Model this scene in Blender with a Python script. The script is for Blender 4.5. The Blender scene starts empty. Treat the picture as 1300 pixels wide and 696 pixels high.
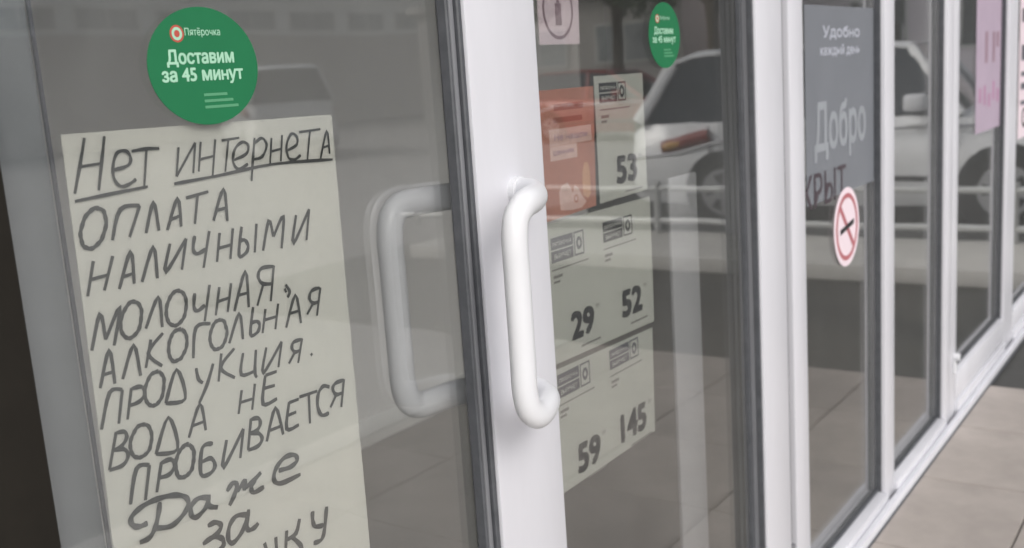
import bpy, bmesh, math, random
from mathutils import Vector, Matrix
random.seed(7)
sc = bpy.context.scene
col = sc.collection
R = math.radians

# ------------------------------------------------------------------ camera
CAM_Z = 1.37
RM = ((0.5727250, -0.1893184, 0.7975867),
      (-0.8169450, -0.0514314, 0.5744177),
      (-0.0677269, -0.9805679, -0.1841187))      # columns: right, down, forward in world axes
cd = bpy.data.cameras.new('camera')
cam = bpy.data.objects.new('camera', cd); col.objects.link(cam)
m = Matrix.Identity(4)
for i in range(3):
    m[i][0] = RM[i][0]; m[i][1] = -RM[i][1]; m[i][2] = -RM[i][2]
m[0][3], m[1][3], m[2][3] = 0.0, -0.85, CAM_Z
cam.matrix_world = m
cd.sensor_width = 36; cd.lens = 36 * 1311.8 / 1300
cd.clip_start = 0.02; cd.clip_end = 800
cd.dof.use_dof = True; cd.dof.focus_distance = 1.2; cd.dof.aperture_fstop = 6.3
sc.camera = cam

# ------------------------------------------------------------------ sky, sun, exposure
w = bpy.data.worlds.new('World'); sc.world = w; w.use_nodes = True
nt = w.node_tree; bg = nt.nodes['Background']
sky = nt.nodes.new('ShaderNodeTexSky'); sky.sky_type = 'NISHITA'; sky.sun_disc = False
SUN_EL, SUN_AZ = R(36), R(207)      # azimuth clockwise from +Y: the sun stands outside, in front of the shop
sky.sun_elevation = SUN_EL; sky.sun_rotation = SUN_AZ
sky.dust_density = 4.0; sky.ozone_density = 0.8
hs = nt.nodes.new('ShaderNodeHueSaturation'); hs.inputs['Saturation'].default_value = 0.35
nt.links.new(sky.outputs[0], hs.inputs['Color']); nt.links.new(hs.outputs[0], bg.inputs['Color'])
bg.inputs['Strength'].default_value = 0.13
sd = bpy.data.lights.new('sun', 'SUN'); sd.energy = 1.1; sd.angle = R(28); sd.color = (1, .97, .93)
so = bpy.data.objects.new('sun', sd); col.objects.link(so)
dirv = Vector((math.sin(SUN_AZ) * math.cos(SUN_EL), math.cos(SUN_AZ) * math.cos(SUN_EL), math.sin(SUN_EL)))
so.rotation_euler = dirv.to_track_quat('Z', 'Y').to_euler()
sc.view_settings.view_transform = 'Standard'; sc.view_settings.look = 'None'
sc.view_settings.exposure = 0.18; sc.view_settings.gamma = 1
sc.cycles.max_bounces = 8; sc.cycles.transparent_max_bounces = 16

# pen strokes of the notice: (width, [stroke as (x, z) points in metres on the sheet])
INK = [
(4,[[(0.564,1.300),(0.555,1.274),(0.546,1.250)],[(0.585,1.300),(0.578,1.275),(0.571,1.250)],[(0.555,1.274),(0.579,1.275)],[(0.589,1.267),(0.606,1.270),(0.610,1.277),(0.606,1.284),(0.596,1.283),(0.590,1.272),(0.589,1.259),(0.595,1.251),(0.605,1.252),(0.613,1.256)],[(0.612,1.283),(0.628,1.284),(0.644,1.283)],[(0.629,1.283),(0.621,1.248)],[(0.545,1.243),(0.581,1.245),(0.625,1.247)]]),
(4,[[(0.667,1.282),(0.660,1.253)],[(0.660,1.253),(0.688,1.285)],[(0.688,1.285),(0.681,1.254)],[(0.695,1.285),(0.688,1.255)],[(0.714,1.286),(0.705,1.249)],[(0.690,1.267),(0.710,1.269)],[(0.722,1.284),(0.746,1.285)],[(0.731,1.284),(0.722,1.251)],[(0.735,1.262),(0.753,1.267),(0.757,1.276),(0.749,1.280),(0.738,1.273),(0.734,1.260),(0.740,1.252),(0.754,1.256)],[(0.767,1.283),(0.761,1.259),(0.756,1.237)],[(0.766,1.277),(0.777,1.282),(0.783,1.274),(0.775,1.262),(0.762,1.260)],[(0.791,1.281),(0.785,1.253)],[(0.807,1.283),(0.801,1.254)],[(0.787,1.266),(0.804,1.268)],[(0.812,1.265),(0.827,1.270),(0.829,1.279),(0.821,1.283),(0.812,1.271),(0.813,1.257),(0.822,1.254),(0.832,1.258)],[(0.833,1.284),(0.867,1.285)],[(0.850,1.284),(0.841,1.250)],[(0.862,1.250),(0.877,1.282),(0.878,1.255)],[(0.867,1.263),(0.878,1.265)],[(0.656,1.246),(0.713,1.248),(0.790,1.252),(0.882,1.248)]]),
(5,[[(0.569,1.233),(0.573,1.230),(0.574,1.225),(0.574,1.218),(0.571,1.211),(0.567,1.204),(0.562,1.200),(0.556,1.197),(0.551,1.198),(0.547,1.201),(0.546,1.207),(0.546,1.213),(0.549,1.220),(0.553,1.227),(0.558,1.231),(0.564,1.234),(0.569,1.233)],[(0.578,1.201),(0.591,1.229),(0.613,1.230)],[(0.613,1.230),(0.597,1.201)],[(0.616,1.202),(0.629,1.231),(0.631,1.202)],[(0.641,1.201),(0.658,1.231),(0.658,1.202)],[(0.647,1.211),(0.658,1.213)],[(0.668,1.230),(0.697,1.233)],[(0.683,1.232),(0.675,1.202)],[(0.699,1.202),(0.717,1.233),(0.717,1.199)],[(0.704,1.212),(0.717,1.213)]]),
(5,[[(0.555,1.185),(0.544,1.153)],[(0.576,1.186),(0.562,1.155)],[(0.549,1.168),(0.569,1.169)],[(0.578,1.153),(0.596,1.187),(0.595,1.155)],[(0.584,1.164),(0.595,1.165)],[(0.604,1.155),(0.622,1.187),(0.622,1.155)],[(0.642,1.187),(0.632,1.159),(0.662,1.189)],[(0.662,1.189),(0.652,1.158)],[(0.673,1.190),(0.669,1.177),(0.673,1.171),(0.685,1.174)],[(0.692,1.192),(0.679,1.155)],[(0.705,1.188),(0.697,1.158)],[(0.723,1.190),(0.715,1.158)],[(0.701,1.172),(0.719,1.173)],[(0.735,1.190),(0.727,1.160),(0.737,1.161),(0.741,1.168),(0.737,1.175),(0.730,1.175)],[(0.756,1.190),(0.749,1.159)],[(0.761,1.159),(0.774,1.191),(0.778,1.172)],[(0.778,1.172),(0.796,1.193),(0.788,1.157)],[(0.815,1.191),(0.806,1.159),(0.836,1.195)],[(0.836,1.195),(0.827,1.160)]]),
(5,[[(0.540,1.101),(0.554,1.134),(0.556,1.108)],[(0.556,1.108),(0.576,1.136),(0.564,1.100)],[(0.594,1.137),(0.597,1.134),(0.599,1.128),(0.598,1.122),(0.596,1.115),(0.593,1.109),(0.588,1.105),(0.583,1.103),(0.579,1.104),(0.576,1.107),(0.574,1.112),(0.574,1.119),(0.576,1.125),(0.580,1.131),(0.585,1.136),(0.589,1.138),(0.594,1.137)],[(0.601,1.108),(0.620,1.136),(0.620,1.105)],[(0.647,1.137),(0.650,1.134),(0.652,1.129),(0.652,1.122),(0.650,1.115),(0.647,1.109),(0.642,1.105),(0.637,1.103),(0.633,1.104),(0.629,1.107),(0.627,1.113),(0.627,1.119),(0.629,1.126),(0.633,1.132),(0.637,1.136),(0.642,1.138),(0.647,1.137)],[(0.664,1.131),(0.661,1.117),(0.665,1.112),(0.675,1.116)],[(0.684,1.136),(0.672,1.099)],[(0.696,1.131),(0.687,1.102)],[(0.712,1.132),(0.703,1.102)],[(0.691,1.116),(0.708,1.117)],[(0.712,1.101),(0.733,1.141),(0.732,1.101)],[(0.718,1.117),(0.732,1.117)]]),
(5,[[(0.774,1.140),(0.764,1.101)],[(0.774,1.139),(0.756,1.140),(0.750,1.132),(0.755,1.123),(0.769,1.120)],[(0.756,1.122),(0.744,1.100)],[(0.788,1.115),(0.793,1.106),(0.789,1.100)]]),
(5,[[(0.543,1.063),(0.558,1.097),(0.559,1.063)],[(0.548,1.075),(0.559,1.075)],[(0.568,1.065),(0.585,1.095),(0.588,1.063)],[(0.605,1.096),(0.595,1.069)],[(0.620,1.099),(0.600,1.083),(0.614,1.066)],[(0.642,1.098),(0.645,1.095),(0.647,1.090),(0.647,1.084),(0.645,1.077),(0.641,1.072),(0.637,1.068),(0.632,1.067),(0.628,1.067),(0.625,1.071),(0.624,1.075),(0.624,1.081),(0.626,1.088),(0.629,1.093),(0.633,1.097),(0.638,1.098),(0.642,1.098)],[(0.652,1.064),(0.660,1.095),(0.679,1.095)],[(0.693,1.096),(0.697,1.093),(0.698,1.088),(0.699,1.082),(0.697,1.076),(0.694,1.071),(0.690,1.067),(0.685,1.066),(0.681,1.066),(0.678,1.069),(0.676,1.074),(0.676,1.080),(0.678,1.086),(0.681,1.091),(0.685,1.095),(0.689,1.096),(0.693,1.096)],[(0.700,1.068),(0.718,1.097),(0.719,1.068)],[(0.738,1.100),(0.730,1.071),(0.740,1.071),(0.744,1.078),(0.741,1.083),(0.732,1.083)]]),
(5,[[(0.755,1.094),(0.747,1.068)],[(0.774,1.096),(0.766,1.068)],[(0.751,1.082),(0.770,1.082)],[(0.782,1.066),(0.801,1.100),(0.805,1.066)],[(0.788,1.081),(0.804,1.081)],[(0.786,1.111),(0.788,1.106)],[(0.841,1.101),(0.831,1.069)],[(0.840,1.101),(0.827,1.100),(0.822,1.092),(0.827,1.085),(0.836,1.085)],[(0.827,1.085),(0.816,1.074)]]),
(5,[[(0.538,1.023),(0.552,1.056),(0.566,1.055)],[(0.566,1.055),(0.557,1.023)],[(0.576,1.054),(0.567,1.024)],[(0.576,1.053),(0.587,1.052),(0.590,1.044),(0.583,1.038),(0.571,1.037)],[(0.609,1.062),(0.612,1.058),(0.614,1.053),(0.613,1.047),(0.611,1.040),(0.608,1.034),(0.603,1.030),(0.599,1.029),(0.595,1.030),(0.592,1.033),(0.590,1.038),(0.590,1.045),(0.592,1.051),(0.596,1.057),(0.600,1.061),(0.605,1.062),(0.609,1.062)],[(0.612,1.027),(0.630,1.058),(0.636,1.025),(0.612,1.027)],[(0.654,1.053),(0.655,1.041),(0.660,1.035)],[(0.676,1.052),(0.665,1.032),(0.652,1.015)],[(0.688,1.060),(0.680,1.031)],[(0.706,1.061),(0.685,1.045),(0.702,1.029)]]),
(5,[[(0.717,1.053),(0.711,1.030),(0.731,1.029)],[(0.735,1.052),(0.730,1.028),(0.732,1.021)],[(0.750,1.051),(0.741,1.023),(0.773,1.052)],[(0.773,1.052),(0.764,1.024)],[(0.804,1.048),(0.794,1.021)],[(0.804,1.047),(0.791,1.047),(0.787,1.041),(0.791,1.035),(0.799,1.035)],[(0.791,1.035),(0.780,1.024)],[(0.815,1.027),(0.817,1.024)]]),
(5,[[(0.553,1.016),(0.540,0.981)],[(0.553,1.015),(0.562,1.013),(0.563,1.006),(0.556,1.000),(0.547,0.999)],[(0.547,0.999),(0.559,0.996),(0.562,0.988),(0.555,0.981),(0.540,0.981)],[(0.586,1.013),(0.589,1.010),(0.591,1.004),(0.591,0.998),(0.589,0.992),(0.586,0.986),(0.581,0.983),(0.576,0.982),(0.572,0.983),(0.568,0.986),(0.566,0.992),(0.566,0.998),(0.568,1.004),(0.572,1.009),(0.576,1.013),(0.581,1.014),(0.586,1.013)],[(0.593,0.979),(0.613,1.012),(0.619,0.976),(0.593,0.979)],[(0.634,0.983),(0.653,1.014),(0.656,0.984)],[(0.641,0.994),(0.654,0.994)],[(0.709,1.013),(0.701,0.988)],[(0.728,1.015),(0.720,0.987)],[(0.704,1.000),(0.724,0.999)]]),
(5,[[(0.744,1.020),(0.736,0.989),(0.757,0.989)],[(0.744,1.020),(0.761,1.020)],[(0.739,1.006),(0.756,1.005)]]),
(5,[[(0.557,0.939),(0.569,0.972),(0.584,0.971)],[(0.584,0.971),(0.574,0.937)],[(0.598,0.969),(0.588,0.940)],[(0.597,0.968),(0.609,0.968),(0.613,0.960),(0.605,0.953),(0.592,0.954)],[(0.633,0.976),(0.636,0.972),(0.638,0.967),(0.637,0.960),(0.635,0.954),(0.632,0.948),(0.627,0.945),(0.623,0.944),(0.618,0.945),(0.615,0.948),(0.614,0.954),(0.614,0.960),(0.616,0.966),(0.620,0.972),(0.624,0.975),(0.629,0.977),(0.633,0.976)],[(0.663,0.967),(0.649,0.967),(0.643,0.940),(0.654,0.936),(0.662,0.942),(0.658,0.952),(0.646,0.952)],[(0.681,0.965),(0.672,0.936),(0.705,0.970)],[(0.705,0.970),(0.696,0.939)]]),
(5,[[(0.717,0.978),(0.708,0.944)],[(0.717,0.977),(0.727,0.975),(0.729,0.968),(0.723,0.962),(0.712,0.962)],[(0.712,0.962),(0.725,0.958),(0.729,0.950),(0.722,0.944),(0.708,0.944)],[(0.735,0.945),(0.753,0.979),(0.760,0.945)],[(0.742,0.956),(0.757,0.956)],[(0.774,0.980),(0.766,0.950),(0.785,0.949)],[(0.774,0.979),(0.789,0.979)],[(0.769,0.965),(0.783,0.965)],[(0.790,0.981),(0.819,0.980)],[(0.805,0.980),(0.802,0.945)],[(0.839,0.979),(0.829,0.983),(0.820,0.976),(0.817,0.961),(0.822,0.949),(0.834,0.948)],[(0.864,0.982),(0.855,0.949)],[(0.864,0.981),(0.850,0.981),(0.844,0.976),(0.848,0.967),(0.858,0.966)],[(0.849,0.967),(0.837,0.954)]]),
(6,[[(0.573,0.913),(0.563,0.913),(0.556,0.918),(0.556,0.926),(0.569,0.932),(0.587,0.933),(0.606,0.930),(0.620,0.923),(0.623,0.914),(0.615,0.905),(0.599,0.899),(0.581,0.904)],[(0.590,0.929),(0.586,0.916),(0.580,0.904),(0.572,0.897),(0.561,0.897)],[(0.649,0.911),(0.636,0.915),(0.626,0.910),(0.625,0.900),(0.632,0.896),(0.645,0.903),(0.650,0.914)],[(0.647,0.910),(0.649,0.901),(0.659,0.896)],[(0.673,0.909),(0.682,0.915),(0.687,0.911),(0.682,0.901),(0.674,0.892)],[(0.686,0.904),(0.693,0.908),(0.699,0.912),(0.696,0.901)],[(0.696,0.903),(0.709,0.907),(0.722,0.913)],[(0.713,0.908),(0.706,0.901),(0.709,0.894),(0.724,0.895)],[(0.747,0.906),(0.765,0.904),(0.776,0.908),(0.773,0.916),(0.758,0.918),(0.744,0.910),(0.739,0.898),(0.749,0.890),(0.779,0.890)]]),
(6,[[(0.643,0.881),(0.653,0.881),(0.660,0.875),(0.656,0.869),(0.647,0.867)],[(0.634,0.864),(0.648,0.866),(0.659,0.860),(0.660,0.852),(0.653,0.849)],[(0.697,0.872),(0.682,0.877),(0.671,0.870),(0.667,0.856),(0.673,0.849),(0.687,0.857),(0.697,0.871)],[(0.699,0.878),(0.694,0.863),(0.695,0.855),(0.703,0.854),(0.710,0.857)]]),
(6,[[(0.715,0.831),(0.717,0.820)],[(0.732,0.831),(0.731,0.814)],[(0.749,0.832),(0.744,0.809)],[(0.770,0.838),(0.762,0.823),(0.747,0.821)],[(0.755,0.822),(0.767,0.806),(0.768,0.797)],[(0.791,0.839),(0.790,0.827),(0.793,0.819),(0.806,0.815)],[(0.814,0.836),(0.807,0.810),(0.800,0.799),(0.787,0.800)]])]

# ------------------------------------------------------------------ materials
def mat(name, color, rough=.5, metal=0, noise=0, nscale=20, bump=0, spec=.5, var=0, coat=0, stretch=None, emit=None):
    m = bpy.data.materials.new(name); m.use_nodes = True
    nt = m.node_tree; b = nt.nodes['Principled BSDF']
    b.inputs['Base Color'].default_value = (*color, 1)
    b.inputs['Roughness'].default_value = rough; b.inputs['Metallic'].default_value = metal
    b.inputs['Specular IOR Level'].default_value = spec
    if coat: b.inputs['Coat Weight'].default_value = coat
    if noise or bump or var:
        tc = nt.nodes.new('ShaderNodeTexCoord'); mp = nt.nodes.new('ShaderNodeMapping')
        if stretch: mp.inputs['Scale'].default_value = stretch
        nt.links.new(tc.outputs['Object'], mp.inputs[0])
        n = nt.nodes.new('ShaderNodeTexNoise'); n.inputs['Scale'].default_value = nscale
        n.inputs['Detail'].default_value = 6; n.inputs['Roughness'].default_value = .65
        nt.links.new(mp.outputs[0], n.inputs['Vector'])
        mr = nt.nodes.new('ShaderNodeMapRange')
        mr.inputs['From Min'].default_value = .3; mr.inputs['From Max'].default_value = .7
        mr.inputs['To Min'].default_value = 1 - noise; mr.inputs['To Max'].default_value = 1 + noise
        nt.links.new(n.outputs[0], mr.inputs['Value'])
        val = mr.outputs[0]
        if var:
            oi = nt.nodes.new('ShaderNodeObjectInfo'); m2 = nt.nodes.new('ShaderNodeMapRange')
            m2.inputs['To Min'].default_value = 1 - var; m2.inputs['To Max'].default_value = 1 + var
            nt.links.new(oi.outputs['Random'], m2.inputs['Value'])
            mu = nt.nodes.new('ShaderNodeMath'); mu.operation = 'MULTIPLY'
            nt.links.new(val, mu.inputs[0]); nt.links.new(m2.outputs[0], mu.inputs[1]); val = mu.outputs[0]
        vm = nt.nodes.new('ShaderNodeVectorMath'); vm.operation = 'SCALE'
        vm.inputs[0].default_value = color; nt.links.new(val, vm.inputs['Scale'])
        nt.links.new(vm.outputs[0], b.inputs['Base Color'])
        if bump:
            bp = nt.nodes.new('ShaderNodeBump'); bp.inputs['Strength'].default_value = bump
            bp.inputs['Distance'].default_value = .002
            nt.links.new(n.outputs[0], bp.inputs['Height']); nt.links.new(bp.outputs[0], b.inputs['Normal'])
    return m

def film_mat(name, color, alpha):
    m = mat(name, color, .45, noise=.05, nscale=5); nt = m.node_tree
    nt.nodes['Principled BSDF'].inputs['Alpha'].default_value = alpha
    return m
def glass_mat(name, tint, r0, rough=.0, wav=0.0, dust_haze=0.0):
    # thin clear sheet: Schlick reflectance, the same from both sides
    m = bpy.data.materials.new(name); m.use_nodes = True
    nt = m.node_tree; nt.nodes.remove(nt.nodes['Principled BSDF'])
    out = nt.nodes['Material Output']
    tr = nt.nodes.new('ShaderNodeBsdfTransparent'); tr.inputs[0].default_value = (*tint, 1)
    gl = nt.nodes.new('ShaderNodeBsdfGlossy'); gl.inputs['Roughness'].default_value = rough
    lw = nt.nodes.new('ShaderNodeLayerWeight'); lw.inputs['Blend'].default_value = .5
    pw = nt.nodes.new('ShaderNodeMath'); pw.operation = 'POWER'; pw.inputs[1].default_value = 4.5
    ma = nt.nodes.new('ShaderNodeMath'); ma.operation = 'MULTIPLY_ADD'
    ma.inputs[1].default_value = 1 - r0; ma.inputs[2].default_value = r0; ma.use_clamp = True
    mx = nt.nodes.new('ShaderNodeMixShader')
    nt.links.new(lw.outputs['Facing'], pw.inputs[0]); nt.links.new(pw.outputs[0], ma.inputs[0])
    nt.links.new(ma.outputs[0], mx.inputs[0]); nt.links.new(tr.outputs[0], mx.inputs[1]); nt.links.new(gl.outputs[0], mx.inputs[2])
    nt.links.new(mx.outputs[0], out.inputs['Surface'])
    if dust_haze:      # uneven dirt and wiping streaks, plus a painted haze that brightens the panes
        tc = nt.nodes.new('ShaderNodeTexCoord'); mp = nt.nodes.new('ShaderNodeMapping'); mp.inputs['Scale'].default_value = (3, 3, 1.1); mp.inputs['Rotation'].default_value = (0, .5, 0)
        n = nt.nodes.new('ShaderNodeTexNoise'); n.inputs['Scale'].default_value = 3.5; n.inputs['Detail'].default_value = 9; n.inputs['Roughness'].default_value = .7
        n.inputs['Distortion'].default_value = .6
        nt.links.new(tc.outputs['Object'], mp.inputs[0]); nt.links.new(mp.outputs[0], n.inputs['Vector'])
        mr = nt.nodes.new('ShaderNodeMapRange'); mr.inputs['From Min'].default_value = .3; mr.inputs['From Max'].default_value = .75
        mr.inputs['To Min'].default_value = dust_haze * .35; mr.inputs['To Max'].default_value = dust_haze
        nt.links.new(n.outputs[0], mr.inputs['Value'])
        df = nt.nodes.new('ShaderNodeBsdfDiffuse'); df.inputs[0].default_value = (.60, .64, .64, 1)
        m2 = nt.nodes.new('ShaderNodeMixShader'); nt.links.new(mr.outputs[0], m2.inputs[0])
        nt.links.new(mx.outputs[0], m2.inputs[1]); nt.links.new(df.outputs[0], m2.inputs[2]); nt.links.new(m2.outputs[0], out.inputs['Surface'])
    if wav:
        tc = nt.nodes.new('ShaderNodeTexCoord'); n = nt.nodes.new('ShaderNodeTexNoise')
        n.inputs['Scale'].default_value = 5.0; n.inputs['Detail'].default_value = 1.5
        nt.links.new(tc.outputs['Object'], n.inputs['Vector'])
        bp = nt.nodes.new('ShaderNodeBump'); bp.inputs['Strength'].default_value = wav; bp.inputs['Distance'].default_value = .01
        nt.links.new(n.outputs[0], bp.inputs['Height']); nt.links.new(bp.outputs[0], gl.inputs['Normal'])
    return m

M = dict(
 white=mat('white_painted_aluminium', (.60, .605, .65), .36, noise=.045, nscale=7, bump=.05, stretch=(1, 1, .25)),
 handle=mat('white_plastic_handle', (.68, .69, .72), .32, noise=.02, nscale=9),
 shaded_stile=mat('shaded_white_aluminium', (.25, .265, .28), .4, noise=.05, nscale=6),  # white frame profile, its shade put into a grey base colour
 rubber=mat('black_rubber', (.030, .032, .037), .55, noise=.2, nscale=40),
 gasket=mat('dark_grey_gasket', (.075, .08, .09), .5, noise=.2, nscale=40),
 winsky=mat('painted_sky_window_glass', (.34, .37, .38), .2, noise=.2, nscale=1),  # sky reflection painted in as a paler pane colour
 seal=mat('grey_brush_seal', (.17, .175, .19), .6, noise=.2, nscale=60, stretch=(1, 1, .05)),
 brown=mat('dark_brown_post', (.016, .014, .011), .7, spec=.2, noise=.25, nscale=8),
 paper=mat('cream_paper', (.73, .725, .66), .85, noise=.03, nscale=4, bump=.35),
 card=mat('card_paper', (.56, .57, .52), .7, noise=.02, nscale=9),
 ink=mat('felt_pen', (.012, .013, .011), .6, noise=.75, nscale=45),
 black=mat('black_print', (.018, .018, .02), .5, noise=.1, nscale=50),
 greyprint=mat('grey_print', (.22, .21, .2), .6, noise=.1, nscale=50),
 slate=mat('slate_print', (.10, .10, .125), .5, noise=.15, nscale=60),
 green=mat('green_sticker', (.010, .155, .060), .45, noise=.05, nscale=12),
 mint=mat('mint_print', (.36, .62, .46), .5, noise=.03, nscale=30),
 mintdim=mat('dim_mint_print', (.09, .30, .16), .5, noise=.03, nscale=30),
 red=mat('red_print', (.45, .08, .06), .5, noise=.05, nscale=30),
 coral=mat('coral_poster', (.56, .245, .175), .5, noise=.12, nscale=9),
 coral2=mat('deep_coral_print', (.36, .10, .06), .5, noise=.1, nscale=20),
 peach=mat('peach_print', (.80, .46, .28), .5, noise=.08, nscale=20),
 blush=mat('blush_print', (.80, .56, .50), .5, noise=.1, nscale=30),
 pinkwhite=mat('pinkish_white_sticker', (.80, .68, .74), .45, noise=.03, nscale=20),
 mauve=mat('mauve_print', (.30, .20, .25), .5, noise=.08, nscale=30),
 film=film_mat('blue_grey_film', (.245, .262, .295), .62),
 filmprint=mat('pale_film_print', (.44, .46, .53), .5, noise=.05, nscale=15),
 filmdim=mat('dim_film_print', (.285, .305, .335), .5, noise=.08, nscale=15),
 plum=mat('plum_letters', (.06, .045, .055), .5, noise=.1, nscale=20),
 signred=mat('faded_sign_red', (.42, .13, .15), .5, noise=.1, nscale=25),
 pinkposter=mat('pink_poster', (.42, .34, .43), .5, noise=.05, nscale=6),
 pinkink=mat('magenta_print', (.42, .20, .34), .5, noise=.1, nscale=20),
 glassL=glass_mat('left_door_glass', (.945, .95, .948), .18, .02, .03, .05),
 glass=glass_mat('shop_glass', (.93, .935, .93), .20, .014, .03, .03),
 tile=mat('stone_tile', (.345, .31, .285), .5, noise=.18, nscale=3.2, bump=.15, var=.07),
 grout=mat('grey_grout', (.23, .215, .20), .8, noise=.15, nscale=20),
 asphalt=mat('asphalt', (.060, .060, .058), .85, noise=.18, nscale=3, bump=.4),
 road=mat('light_worn_asphalt', (.285, .28, .275), .85, noise=.12, nscale=.7, bump=.3),
 concrete=mat('pale_concrete', (.46, .45, .43), .8, noise=.10, nscale=3, bump=.3),
 infloor=mat('brown_floor', (.245, .225, .20), .45, noise=.06, nscale=4),
 inwall=mat('pale_inner_wall', (.84, .825, .81), .7, noise=.02, nscale=2),
 skirting=mat('white_skirting', (.8, .8, .78), .5, noise=.02, nscale=5),
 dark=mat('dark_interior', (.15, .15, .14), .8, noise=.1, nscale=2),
 ceiling=mat('ceiling_white', (.7, .7, .68), .8, noise=.02, nscale=2),
 facade=mat('grey_cladding', (.5, .5, .52), .5, noise=.04, nscale=2),
 steel=mat('galvanised_steel', (.55, .56, .55), .4, metal=.4, noise=.08, nscale=12),
 silver=mat('silver_car_paint', (.82, .83, .84), .25, metal=.0, noise=.03, nscale=4, coat=.5),
 redcar=mat('red_car_paint', (.30, .05, .05), .25, noise=.03, nscale=4, coat=.5),
 greycar=mat('grey_van_paint', (.62, .63, .63), .25, noise=.03, nscale=4, coat=.5),
 carglass=mat('car_glass', (.022, .028, .038), .05, noise=.1, nscale=3),
 tyre=mat('tyre_rubber', (.025, .025, .025), .8, noise=.2, nscale=20),
 rim=mat('alloy_rim', (.5, .5, .52), .3, metal=.7, noise=.05, nscale=20),
 amber=mat('amber_lens', (.50, .27, .06), .2, noise=.1, nscale=30),
 redlens=mat('red_lens', (.22, .03, .025), .2, noise=.2, nscale=30),
 clear=mat('clear_lens', (.75, .77, .78), .1, noise=.1, nscale=30),
 pinkwall=mat('pinkish_plaster', (.82, .76, .80), .85, noise=.06, nscale=.6),
 greywall=mat('grey_corrugated_wall', (.50, .48, .46), .7, noise=.05, nscale=.5),
 palewall=mat('pale_wall_band', (.78, .81, .80), .7, noise=.05, nscale=.5),
 window=mat('dark_window_glass', (.10, .115, .12), .1, noise=.15, nscale=1),
 winframe=mat('white_window_frame', (.7, .7, .68), .5, noise=.04, nscale=3),
 bark=mat('tree_bark', (.11, .085, .06), .9, noise=.3, nscale=6, bump=.5),
 leaf=mat('tree_leaf', (.11, .15, .07), .7, noise=.4, nscale=.8),
)

# ------------------------------------------------------------------ helpers
def tag(o, label=None, cat=None, group=None, kind=None):
    if label: o['label'] = label
    if cat: o['category'] = cat
    if group: o['group'] = group
    if kind: o['kind'] = kind
    return o
def empty(name, loc=(0, 0, 0), label=None, cat=None, group=None, rz=0):
    o = bpy.data.objects.new(name, None); col.objects.link(o); o.location = loc; o.rotation_euler.z = rz
    o.empty_display_size = .1
    return tag(o, label, cat, group)
def obj(name, bm, material, parent=None, smooth=False, ang=35):
    me = bpy.data.meshes.new(name)
    bmesh.ops.recalc_face_normals(bm, faces=bm.faces)
    bm.to_mesh(me); bm.free()
    me.materials.append(material)
    if smooth:
        for p in me.polygons: p.use_smooth = True
        try: me.set_sharp_from_angle(angle=R(ang))
        except Exception: pass
    o = bpy.data.objects.new(name, me); col.objects.link(o)
    if parent:
        o.parent = parent
        o.location = -parent.location if parent.rotation_euler.z == 0 and parent.parent is None else (0, 0, 0)
    return o
def add_box(bm, x0, x1, y0, y1, z0, z1, bev=0, seg=2):
    r = bmesh.ops.create_cube(bm, size=1)
    vs = r['verts']
    for v in vs:
        v.co = Vector((x0 + (v.co.x + .5) * (x1 - x0), y0 + (v.co.y + .5) * (y1 - y0), z0 + (v.co.z + .5) * (z1 - z0)))
    if bev:
        es = list({e for v in vs for e in v.link_edges})
        bmesh.ops.bevel(bm, geom=es, offset=bev, segments=seg, affect='EDGES', profile=.5)
def box(name, x0, x1, y0, y1, z0, z1, material, parent=None, bev=0):
    bm = bmesh.new(); add_box(bm, x0, x1, y0, y1, z0, z1, bev)
    return obj(name, bm, material, parent, smooth=bool(bev), ang=30)
def disc(name, cx, cz, rx, rz, y, th, material, parent, n=48, hole=0.0):
    # a thin round (or ring) sheet in the plane of the glass
    bm = bmesh.new(); rings = []
    for yy in (y, y + th):
        o_ = [bm.verts.new((cx + rx * math.cos(2 * math.pi * i / n), yy, cz + rz * math.sin(2 * math.pi * i / n))) for i in range(n)]
        i_ = [bm.verts.new((cx + rx * hole * math.cos(2 * math.pi * i / n), yy, cz + rz * hole * math.sin(2 * math.pi * i / n))) for i in range(n)] if hole else None
        rings.append((o_, i_))
    (a, ai), (b, bi) = rings
    for i in range(n):
        j = (i + 1) % n
        bm.faces.new((a[i], a[j], b[j], b[i]))
        if hole:
            bm.faces.new((ai[i], ai[j], bi[j], bi[i])); bm.faces.new((a[i], a[j], ai[j], ai[i])); bm.faces.new((b[i], b[j], bi[j], bi[i]))
    if not hole: bm.faces.new(a); bm.faces.new(b)
    return obj(name, bm, material, parent)
def prism(name, pts, y, th, material, parent):
    bm = bmesh.new()
    a = [bm.verts.new((p[0], y, p[1])) for p in pts]; b = [bm.verts.new((p[0], y + th, p[1])) for p in pts]
    bm.faces.new(a); bm.faces.new(b)
    for i in range(len(pts)):
        j = (i + 1) % len(pts); bm.faces.new((a[i], a[j], b[j], b[i]))
    return obj(name, bm, material, parent)
def smooth_path(P, n=5):
    if len(P) < 3: return [Vector(p) for p in P]
    out = []
    for i in range(len(P) - 1):
        p0 = Vector(P[max(i - 1, 0)]); p1 = Vector(P[i]); p2 = Vector(P[i + 1]); p3 = Vector(P[min(i + 2, len(P) - 1)])
        for k in range(n):
            t = k / n
            out.append(.5 * ((2 * p1) + (p2 - p0) * t + (2 * p0 - 5 * p1 + 4 * p2 - p3) * t * t + (3 * p1 - p0 - 3 * p2 + p3) * t ** 3))
    out.append(Vector(P[-1])); return out
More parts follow.
